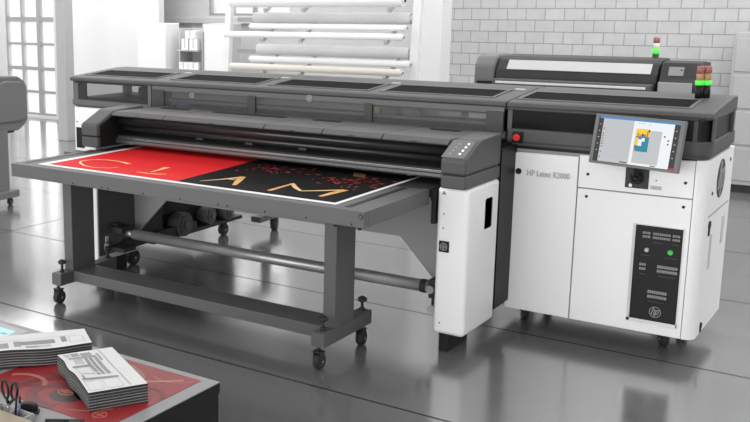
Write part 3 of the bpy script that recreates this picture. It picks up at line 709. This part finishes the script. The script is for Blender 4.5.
for k in range(110):
    if k < 70: x = R.gauss(-3.27, .16); y = R.gauss(6.05, .11)
    else: x = R.gauss(-4.05, .2); y = R.gauss(6.12, .14)
    if not (-4.28 < x < -3.03 and 5.6 < y < 6.45): continue
    w_ = .012+R.random()*.022; a = R.random()*PI
    b.prism([(x+w_*math.cos(a), y+w_*math.sin(a)*.8), (x+w_*.5*math.cos(a+2), y+w_*.6*math.sin(a+2)), (x+w_*.8*math.cos(a+4), y+w_*.7*math.sin(a+4))], 'z', zl0, zl1, 5)
tag(obj('printed_poster', b, ['paper', 'red', 'ink_black', 'gold', 'gold_pale', 'red_fleck', 'gold_tan']), 'red and black poster with gold letters and white border, lying on the catch table', 'poster')

# ================================================================== SECOND PRINTER BEHIND
P2 = thing('roll_plotter', 'dark grey roll plotter with a pale top strip, standing before the block wall', 'printer', (-2.85, 9.8, 0))
X0, X1 = -3.80, -2.11
pr = [(9.50, 1.60), (9.48, 1.68), (9.50, 1.755), (9.58, 1.85), (9.66, 1.885), (9.95, 1.89), (10.05, 1.82), (10.05, 1.25), (9.55, 1.25)]
obj('housing', MB().prism(pr, 'x', X0+.19, X1, 0, .015, 3), 'charcoal', P2)
obj('end_housing', MB().prism([(9.46, 1.62), (9.47, 1.80), (9.55, 1.88), (9.66, 1.895), (9.95, 1.895), (10.06, 1.80), (10.06, 1.22), (9.52, 1.22)], 'x', X0-.02, X0+.18, 0, .03, 3), 'plotter_grey', P2)
v_ = Vector((0, .08, .095)).normalized()
obj('pale_strip', MB().slab((-2.835, 9.535, 1.803), (1, 0, 0), v_, 1.33, .115, .008, 0, .003), 'pale_grey', P2)
obj('front_ledge', MB().box(X0+.21, X1-.02, 9.36, 9.52, 1.535, 1.672, 0, .01), 'frame_grey', P2)
obj('media_bar', MB().box(X0+.25, X1-.06, 9.345, 9.36, 1.630, 1.652, 0, .003), 'white_card', P2)
obj('side_slot', MB().box(X0+.02, X0+.19, 9.45, 9.47, 1.56, 1.64, 0, .004), 'black', P2)
obj('control_unit', MB().prism([(9.42, 1.25), (9.42, 1.70), (9.46, 1.72), (9.54, 1.87), (9.75, 1.88), (9.98, 1.86), (9.98, 1.25)], 'x', -2.085, -1.765, 0, .015, 3), 'charcoal', P2)
v2 = Vector((0, .08, .15)).normalized()
obj('control_screen', MB().slab((-1.955, 9.497, 1.795), (1, 0, 0), v2, .125, .085, .006, 0, .002).slab((-1.91, 9.500, 1.805), (1, 0, 0), v2, .018, .012, .008, 1), ['ui_mid', 'ui_dark'], P2)
obj('front_flap', MB().box(-2.08, -1.80, 9.405, 9.42, 1.55, 1.70, 0, .004), 'light_grey', P2)
for x in (X0+.1, -1.95):
    obj('leg', MB().box(x-.06, x+.06, 9.7, 9.85, .1, 1.26, 0, .01).box(x-.06, x+.06, 9.4, 10.15, .0, .12, 0, .01), 'frame_grey', P2)
obj('stretcher', MB().box(X0+.1, -1.95, 9.72, 9.82, .45, .53, 0), 'frame_grey', P2)
tx, ty = -2.235, 9.93
t = obj('signal_tower', MB().cyl((tx, ty, 1.80), (tx, ty, 1.922), .028, 0, 22), 'charcoal', P2)
for z0, z1, m, nm, rr_ in ((1.922, 1.972, 'lamp_green', 'green_lens', .033), (1.974, 2.024, 'roll_cream', 'amber_lens', .028), (2.026, 2.078, 'lamp_red', 'red_lens', .029)):
    obj(nm, MB().cyl((tx, ty, z0), (tx, ty, z1), rr_, 0, 22, bev=.003), m, t)

# ================================================================== MACHINE AT FAR LEFT
P3 = thing('grey_plotter', 'grey rounded end of a plotter cut off at the left edge of the view', 'printer', (-9.6, 7.8, 0))
obj('housing', MB().prism([(7.45, .93), (7.43, 1.12), (7.45, 1.42), (7.52, 1.53), (7.64, 1.575), (8.02, 1.555), (8.11, 1.50), (8.16, 1.42), (8.16, 1.03), (8.10, .96), (8.0, .90)], 'x', -10.9, -8.93, 0, .02, 3), 'plotter_grey', P3)
obj('end_cover', MB().prism([(7.60, 1.06), (7.62, 1.36), (7.70, 1.49), (7.80, 1.515), (8.04, 1.49), (8.11, 1.40), (8.12, 1.06), (8.05, 1.02), (7.66, 1.02)], 'x', -8.935, -8.885, 0, .02, 3), 'plotter_grey', P3)
obj('under_tray', MB().prism([(7.50, .86), (7.50, .96), (8.03, .96), (7.96, .88)], 'x', -10.8, -8.97, 0, .01), 'charcoal', P3)
for x in (-9.02, -10.6):
    obj('leg', MB().box(x-.12, x+.12, 7.52, 7.80, .18, .93, 0, .01), 'plotter_grey', P3)
    obj('foot_bar', MB().box(x-.14, x+.14, 7.30, 7.94, .10, .195, 0, .02, 3), 'plotter_grey', P3)
    for y in (7.40, 7.86): caster(P3, x+.04, y, .042, .105, ang=.1)

# ================================================================== ROLL RACK
RK = thing('roll_rack', 'white A-frame rack holding long media rolls, behind the printer lid', 'rack', (-6.2, 10.6, 0))
obj('upright', MB().prism([(10.45, 0), (10.53, 0), (10.80, 3.6), (10.72, 3.6)], 'x', -5.06, -4.96, 0, .006), 'white_paint', RK)
obj('upright', MB().prism([(10.45, 0), (10.53, 0), (10.80, 3.6), (10.72, 3.6)], 'x', -7.75, -7.66, 0, .006), 'white_paint', RK)
obj('foot', MB().box(-5.06, -4.96, 10.2, 11.3, 0, .08, 0, .01), 'white_paint', RK); obj('foot', MB().box(-7.75, -7.66, 10.2, 11.3, 0, .08, 0, .01), 'white_paint', RK)
for yb, zb in ((10.47, 2.340), (10.405, 1.975), (10.406, 1.562)):
    ya, za = yb-.035, zb-.028; yc, zc = 10.775, zb+(10.775-yb)*.64-.006
    obj('crossbar', MB().box(-7.66, -5.06, 10.775, 10.815, zc-.04, zc+.02, 0, .004), 'light_grey', RK)
    for x in (-6.98, -6.42, -5.26):
        d_ = Vector((0, yc-ya, zc-za)); c_ = Vector((x, (ya+yc)/2, (za+zc)/2-.014))
        obj('arm', MB().slab(c_, (1, 0, 0), d_, .045, d_.length, .022, 0, .003).slab((x, ya-.012, za+.004), (1, 0, 0), (0, -.5, 1), .045, .05, .02, 0, .003), 'pale_grey', RK)
rolls = [(-7.5, -5.08, 10.42, 2.435, .080, 'roll_white', 'white media roll resting on the topmost arms of the rack', 0),
         (-7.30, -5.09, 10.66, 2.224, .068, 'roll_grey', 'thick grey roll under the topmost arms, directly above the slim white roll', 0),
         (-7.27, -5.09, 10.52, 2.118, .036, 'roll_white', 'slim white roll between the thick grey roll and the middle arms', 0),
         (-7.58, -5.06, 10.38, 2.015, .040, 'roll_white', 'bright white roll lying on the front of the middle arms, open core ends', 1),
         (-7.24, -5.09, 10.66, 1.818, .071, 'roll_grey', 'thick grey roll in the dark gap below the middle arms', 0),
         (-7.27, -5.03, 10.52, 1.700, .040, 'roll_white', 'white roll just above the cream roll on the lowest arms', 1),
         (-7.48, -5.06, 10.38, 1.607, .042, 'roll_cream', 'cream roll on the lowest arms, nearest the printer lid', 1)]
for x0, x1, y, z, r, m, lb, holes in rolls:
    t = thing('media_roll', lb, 'paper roll', ((x0+x1)/2, y, z-r), 'media rolls on the rack')
    obj('media', MB().cyl((x0, y, z), (x1, y, z), r, 0, 32, bev=.004), m, t)
    obj('core', MB().cyl((x0-.02, y, z), (x1+.02, y, z), r*.5, 0, 20).cyl((x1+.015, y, z), (x1+.022, y, z), r*.34, 1, 16), ['white_card', 'black'], t)

# ================================================================== BOXES, PANELS AT THE BACK
S = thing('storage_shelf', 'pale grey open shelving unit standing by the back wall', 'shelf', (-10.2, 13.1, 0))
for x in (-10.44, -9.96): obj('side', MB().box(x-.012, x+.012, 13.0, 13.35, 0, 2.0), 'pale_grey', S)
obj('back_panel', MB().box(-10.43, -9.97, 13.34, 13.36, 0, 2.0), 'pale_grey', S)
for z in (.3, .8, 1.31, 1.64): obj('shelf', MB().box(-10.43, -9.97, 12.9, 13.34, z-.015, z, 0), 'pale_grey', S)
for (x0, x1, z0, z1, lb) in ((-10.265, -10.05, 1.832, 1.96, 'small white box stacked on top of two boxes on the shelving'),
                             (-10.345, -10.20, 1.643, 1.828, 'upright white box left of its twin under the stacked box'),
                             (-10.175, -10.01, 1.643, 1.828, 'upright white box right of its twin under the stacked box'),
                             (-10.40, -10.21, 1.313, 1.44, 'low white box on the lower shelf, left of two'),
                             (-10.20, -9.99, 1.313, 1.44, 'low white box on the lower shelf, right of two')):
    t = thing('carton', lb, 'box', ((x0+x1)/2, 13.05, z0), 'small cartons on the shelving')
    obj('box_body', MB().box(x0, x1, 12.93, 13.15, z0+.001, z1, 0, .003), 'white_card', t)
    obj('tape', MB().box((x0+x1)/2-.01, (x0+x1)/2+.01, 12.928, 13.152, z0+.03, z1+.001), 'pale_grey', t)
t = thing('paper_pallet', 'tall white wrapped stack of paper by the bright partition', 'paper stack', (-10.9, 13.0, 0))
obj('wrapped_stack', MB().box(-11.22, -10.60, 12.82, 13.2, .12, 2.08, 0, .012, 2), 'white_card', t)
obj('pallet', MB().box(-11.22, -10.60, 12.82, 13.2, .09, .12).box(-11.2, -11.1, 12.82, 13.2, 0, .09).box(-10.72, -10.62, 12.82, 13.2, 0, .09), 'light_grey', t)
t = thing('white_cabinet', 'tall white cabinet with a narrow left edge, beside the media rolls', 'cabinet', (-9.7, 13.2, 0))
obj('carcass', MB().box(-9.94, -9.45, 12.98, 13.40, .0, 2.08, 0, .006), 'pale_grey', t)
dd = obj('door', MB().box(-9.90, -9.46, 12.96, 12.98, .06, 2.06, 0, .005), 'white_card', t)
obj('handle', MB().box(-9.905, -9.89, 12.94, 12.96, 1.2, 1.95), 'seam_grey', dd)
t = thing('storage_locker', 'pale grey locker with horizontal bands at the right edge, by the block wall', 'cabinet', (-1.5, 14.1, 0))
b = MB().box(-2.22, -.7, 13.9, 14.35, .10, 2.03, 0, .012)
lk = obj('body', b, 'curtain_grey', t)
for k in range(4): obj('drawer', MB().box(-2.19, -.73, 13.885, 13.905, .16+k*.46, .58+k*.46, 0, .008), 'curtain_grey', t)
obj('plinth', MB().box(-2.20, -.72, 13.92, 14.33, 0, .10), 'charcoal', t)

# ================================================================== DESK IN FRONT
DX1, DY1, DZ = -2.293, 3.104, .85
DK = thing('work_desk', 'black desk with a grey top at the lower left corner', 'desk', (-3.3, 2.4, 0))
obj('desktop', MB().box(-4.35, DX1, 1.55, DY1, DZ-.004, DZ, 0).box(-4.35, DX1, 1.55, DY1, DZ-.05, DZ-.004, 1), ['desk_top', 'desk_black'], DK)
obj('side_panel', MB().box(DX1-.04, DX1-.004, 1.60, DY1-.004, 0, DZ-.052, 0), 'desk_black', DK)
obj('side_panel', MB().box(-4.34, -4.30, 1.60, DY1-.02, 0, DZ-.052, 0), 'desk_black', DK)
obj('back_panel', MB().box(-4.30, DX1-.04, DY1-.05, DY1-.02, .12, DZ-.052, 0), 'desk_black', DK)
# red poster on the desk
b = MB(); z0 = DZ+.0002; z = DZ+.0016
b.box(-3.095, -2.362, 2.482, 3.066, z0, z, 0)
za, zb = z-.0002, z+.0005
def arcpts(cx, cy, rx, ry, a0, a1, n=14): return [(cx+rx*math.cos(a0+(a1-a0)*i/n), cy+ry*math.sin(a0+(a1-a0)*i/n)) for i in range(n+1)]
b.stroke(arcpts(-2.72, 2.60, .13, .10, .3, 5.2), za, zb, .05, 1); b.stroke(arcpts(-2.72, 2.60, .21, .16, .6, 3.6), za, zb, .03, 1)
b.prism(arcpts(-2.70, 2.61, .075, .055, 0, 2*PI, 18)[:-1], 'z', za, zb+.0001, 3); b.prism(arcpts(-2.725, 2.635, .04, .028, 0, 2*PI, 16)[:-1], 'z', za, zb+.0003, 2)
b.stroke([(-2.755, 2.63), (-2.72, 2.62), (-2.70, 2.64)], za, zb+.0005, .008, 3)
b.stroke([(-2.94, 2.75), (-2.8, 2.72), (-2.7, 2.66), (-2.62, 2.62)], za, zb, .018, 1); b.stroke([(-3.06, 2.56), (-2.9, 2.60), (-2.8, 2.68)], za, zb, .022, 1)
b.stroke(arcpts(-2.95, 2.62, .10, .07, .2, 2.9), za, zb, .02, 4); b.stroke([(-2.60, 2.52), (-2.52, 2.56), (-2.46, 2.63)], za, zb, .008, 4)
b.prism([(-2.80, 3.02), (-2.70, 3.03), (-2.60, 2.98), (-2.56, 2.94), (-2.62, 2.93), (-2.72, 2.97)], 'z', za, zb, 2); b.stroke([(-2.78, 3.0), (-2.66, 2.95), (-2.54, 2.90)], za, zb+.0002, .016, 3)
b.stroke([(-2.62, 2.90), (-2.52, 2.93), (-2.42, 3.02)], za, zb, .022, 4); b.stroke([(-2.55, 2.98), (-2.47, 2.96), (-2.41, 2.99), (-2.38, 3.04)], za, zb, .007, 4)
b.stroke(arcpts(-2.46, 2.80, .09, .08, .2, 3.4), za, zb, .018, 1)
for rr_ in (.028,): b.stroke(arcpts(-2.463, 2.558, rr_, rr_, 0, 2*PI, 20), za, zb+.0002, .005, 4)
b.stroke([(-2.463, 2.525), (-2.463, 2.592)], za, zb+.0003, .005, 4); b.stroke([(-2.497, 2.558), (-2.429, 2.558)], za, zb+.0003, .005, 4)
tag(obj('art_poster', b, ['poster_red', 'poster_deep', 'poster_tan', 'poster_black', 'poster_line']), 'red poster with dark swirls lying flat on the desk under the brochures', 'poster')
# sheet with a cyan print at the far left of the desk
b = MB().box(-3.95, -3.415, 2.70, 3.07, DZ+.0002, DZ+.0012, 0).prism([(-3.93, 2.72), (-3.44, 2.93), (-3.46, 3.03), (-3.93, 3.03)], 'z', DZ+.001, DZ+.0017, 1)
for k in range(6): b.box(-3.9+.08*k, -3.86+.08*k, 2.96, 2.985, DZ+.0014, DZ+.0022, 0)
tag(obj('printed_sheet', b, ['print_mid', 'cyan_print']), 'white sheet with a pale cyan print at the left edge of the desk', 'paper')

# brochures: one folded leaflet per object, two stacks
NB, TH = 20, .0039
def wave(s, t): return (.017*math.exp(-((s-.62)/.17)**2)+.006*math.exp(-((s-.22)/.10)**2))*(1-t)**2
def wave2(s, t): return .004*(1+math.sin(s*7))*(1-t)**2
def brochure(L, Wd, wv, top):
    ns, ntt = 20, 8; b = MB(); g = {}
    for k in (0, 1):
        for i in range(ns+1):
            for j in range(ntt+1):
                s, t = i/ns, j/ntt; g[k, i, j] = len(b.v)
                b.v.append(Vector((s*L, t*Wd+.004*math.sin(s*9)*(1-t), (k*TH*.78)+wv(s, t))))
    def fc(ix, m): b.f.append(ix); b.m.append(m); b.sm.append(False)
    for i in range(ns):
        for j in range(ntt):
            fc([g[1, i, j], g[1, i+1, j], g[1, i+1, j+1], g[1, i, j+1]], 0); fc([g[0, i, j+1], g[0, i+1, j+1], g[0, i+1, j], g[0, i, j]], 0)
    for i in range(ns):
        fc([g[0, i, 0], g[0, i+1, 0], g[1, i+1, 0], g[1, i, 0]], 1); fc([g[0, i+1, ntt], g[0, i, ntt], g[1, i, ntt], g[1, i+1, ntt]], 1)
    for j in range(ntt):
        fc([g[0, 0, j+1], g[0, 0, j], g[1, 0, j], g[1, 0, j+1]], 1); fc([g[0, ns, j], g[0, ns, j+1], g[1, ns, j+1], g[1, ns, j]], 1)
    if top:
        def mark(s0, s1, t0, t1, m, h=.0006):
            q = 4
            for i in range(q):
                a0, a1 = s0+(s1-s0)*i/q, s0+(s1-s0)*(i+1)/q
                ix = []
                for (s, t) in ((a0, t0), (a1, t0), (a1, t1), (a0, t1)):
                    ix.append(len(b.v)); b.v.append(Vector((s*L, t*Wd+.004*math.sin(s*9)*(1-t), TH*.78+wv(s, t)+h)))
                fc(ix, m)
        for args in TOPMARKS: mark(*args)
    return b
# (s along the length, t across, from the front-left corner)
TOPMARKS = [(.02, .97, .715, .725, 5), (.02, .97, .725, .735, 3), (.03, .13, .20, .34, 2), (.05, .2, .36, .55, 2), (.16, .33, .16, .32, 6), (.15, .2, .1, .55, 2), (.36, .42, .08, .36, 3),
            (.2, .66, .36, .42, 3), (.2, .66, .44, .50, 3), (.15, .66, .53, .60, 2), (.43, .64, .10, .34, 6), (.44, .62, .115, .325, 0, .0008), (.72, .755, .05, .66, 3), (.02, .14, .08, .18, 6), (.1, .3, .62, .66, 2),
            (.77, .97, .05, .30, 6), (.78, .96, .06, .29, 0, .0008), (.77, .97, .34, .62, 6), (.78, .96, .35, .61, 0, .0008), (.66, .72, .08, .12, 2)]
def stack(A, ang, L, Wd, wv, lab_top, lab, grp):
    mats = ['leaflet', 'edge_shade', 'print_strip', 'print_grey', 'print_shade_dark', 'print_teal', 'print_mid']
    c, s_ = math.cos(ang), math.sin(ang)
    base = brochure(L, Wd, wv, False).mesh('brochure', ['print_shade_dark']+mats[1:], Vector((0, 0, 0)))  # lower white sheets coloured dark to paint the shade inside the stack
    pale = brochure(L, Wd, wv, False).mesh('brochure', ['print_mid', 'print_grey']+mats[2:], Vector((0, 0, 0)))  # paler copy gives the light lines between the shaded sheets
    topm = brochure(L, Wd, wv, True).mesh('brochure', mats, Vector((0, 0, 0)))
    for k in range(NB):
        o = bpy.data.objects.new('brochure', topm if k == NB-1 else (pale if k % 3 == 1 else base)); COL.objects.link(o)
        jx, jy = (R.random()-.5)*.002, (R.random()-.5)*.0022
        if k == NB-1: jx = jy = 0
        o.location = (A[0]+c*jx-s_*jy, A[1]+s_*jx+c*jy, DZ+.0031+k*TH); o.rotation_euler = (0, 0, ang)
        o['label'] = lab_top if k == NB-1 else lab; o['category'] = 'brochure'; o['group'] = grp
angA = math.atan2(2.549-2.772, -2.513+2.910)
stack((-2.910, 2.772), angA, .455, .245, wave, 'topmost grey-printed brochure of the stack in the middle of the red poster', 'white brochure under the topmost one in the stack on the red poster', 'brochures in the stack on the red poster')
TOPMARKS = [(.35, .68, .28, .52, 3), (.30, .36, .2, .56, 2), (.52, .63, .1, .22, 6), (.05, .25, .15, .5, 2), (.74, .79, .28, .62, 3), (.81, .95, .2, .58, 6), (.82, .94, .22, .56, 0, .0008), (.1, .9, .64, .65, 2), (.40, .52, .1, .2, 2)]
angB = math.atan2(2.961-2.643, -2.886+3.124)
Lb = .475
stack((-2.886-Lb*math.cos(angB), 2.961-Lb*math.sin(angB)), angB, Lb, .218, wave2, 'topmost brochure of the rear stack cut off by the left edge', 'white brochure under the topmost one in the rear stack at the left edge', 'brochures in the rear left stack')

# pen tray with scissors and pens
PT = thing('pen_caddy', 'tan desk organiser box at the bottom left corner of the desk', 'pen holder', (-2.78, 2.27, DZ))
b = MB().box(-2.98, -2.545, 2.02, 2.292, DZ, DZ+.05, 0, .004)
b.box(-2.98, -2.62, 2.366, 2.370, DZ, DZ+.030, 1).box(-2.98, -2.62, 2.29, 2.37, DZ, DZ+.004, 1)
for x in (-2.80, -2.705, -2.625): b.box(x-.002, x+.002, 2.30, 2.368, DZ, DZ+.032, 1)
obj('tray', b, ['tan_card', 'print_mid'], PT)
SCs = thing('scissors', 'black-handled scissors standing upright in the tan desk organiser', 'scissors', (-2.745, 2.335, DZ+.006))
hx = -2.748; hy = 2.335
for sgn in (-1, 1):
    cxh = hx+.033+sgn*.021; pts = [(cxh+.017*math.cos(a)+sgn*.004*math.sin(a), hy+.004*sgn, DZ+.112+.034*math.sin(a)) for a in [2*PI*i/20 for i in range(20)]]
    obj('handle', MB().tube(pts, .0052, 0, 8, True).tube([(hx+.033+sgn*.016, hy+.004*sgn, DZ+.080), (hx+.026, hy+.003*sgn, DZ+.058)], .006, 0, 8), 'black', SCs)
    obj('blade', MB().tube([(hx+.025+sgn*.002, hy+.003*sgn, DZ+.06), (hx+.018-sgn*.006, hy+.002*sgn, DZ+.006)], .0042, 0, 6), 'steel', SCs)
obj('pivot', MB().cyl((hx+.025, hy-.009, DZ+.056), (hx+.025, hy+.009, DZ+.056), .005, 0, 12), 'silver', SCs)
for (x, y, h, tx, lb, m) in ((-2.690, 2.335, .142, .020, 'tall black pen standing right beside the scissors', 'black'), (-2.680, 2.345, .098, .010, 'short dark blue pen standing right of the tall black pen', 'blue_tag')):
    t = thing('pen', lb, 'pen', (x, y, DZ+.005))
    obj('barrel', MB().cyl((x, y, DZ+.006), (x+tx*.7, y, DZ+h*.75), .0046, 0, 12), m, t)
    obj('cap', MB().cyl((x+tx*.7, y, DZ+h*.72), (x+tx, y, DZ+h), .0052, 0, 12, .0035), 'black', t)
t = thing('stapler', 'small black rounded stapler at the right side of the tan organiser', 'stapler', (-2.69, 2.42, DZ))
mm = Matrix.Translation((-2.702, 2.412, DZ+.0003)) @ Matrix.Rotation(math.radians(35), 4, 'Z') @ Matrix.Scale(.85, 4)
obj('top_arm', MB().prism([(-.045, .012), (-.045, .036), (-.03, .048), (.012, .05), (.038, .04), (.046, .014)], 'y', -.018, .018, 0, .006), 'black', t, mtx=mm)
obj('base', MB().box(-.046, .050, -.020, .020, 0, .012, 0, .003), 'charcoal', t, mtx=mm)
t = thing('marker_pen', 'black marker lying at the bottom edge on the desk beside the poster', 'marker', (-2.52, 2.43, DZ))
obj('barrel', MB().cyl((-2.572, 2.378, DZ+.0105), (-2.497, 2.428, DZ+.0105), .010, 0, 18, bev=.002), 'black', t)
obj('cap', MB().cyl((-2.497, 2.428, DZ+.011), (-2.449, 2.460, DZ+.011), .0108, 0, 18, bev=.002), 'charcoal', t)

# ------------------------------------------------------------------ render look
SC.view_settings.view_transform = 'Standard'; SC.view_settings.look = 'None'; SC.view_settings.gamma = 1; SC.view_settings.use_curve_mapping = False
SC.view_settings.exposure = 0.0
try:
    SC.cycles.use_denoising = True; SC.cycles.max_bounces = 8; SC.cycles.transparent_max_bounces = 16
except Exception: pass
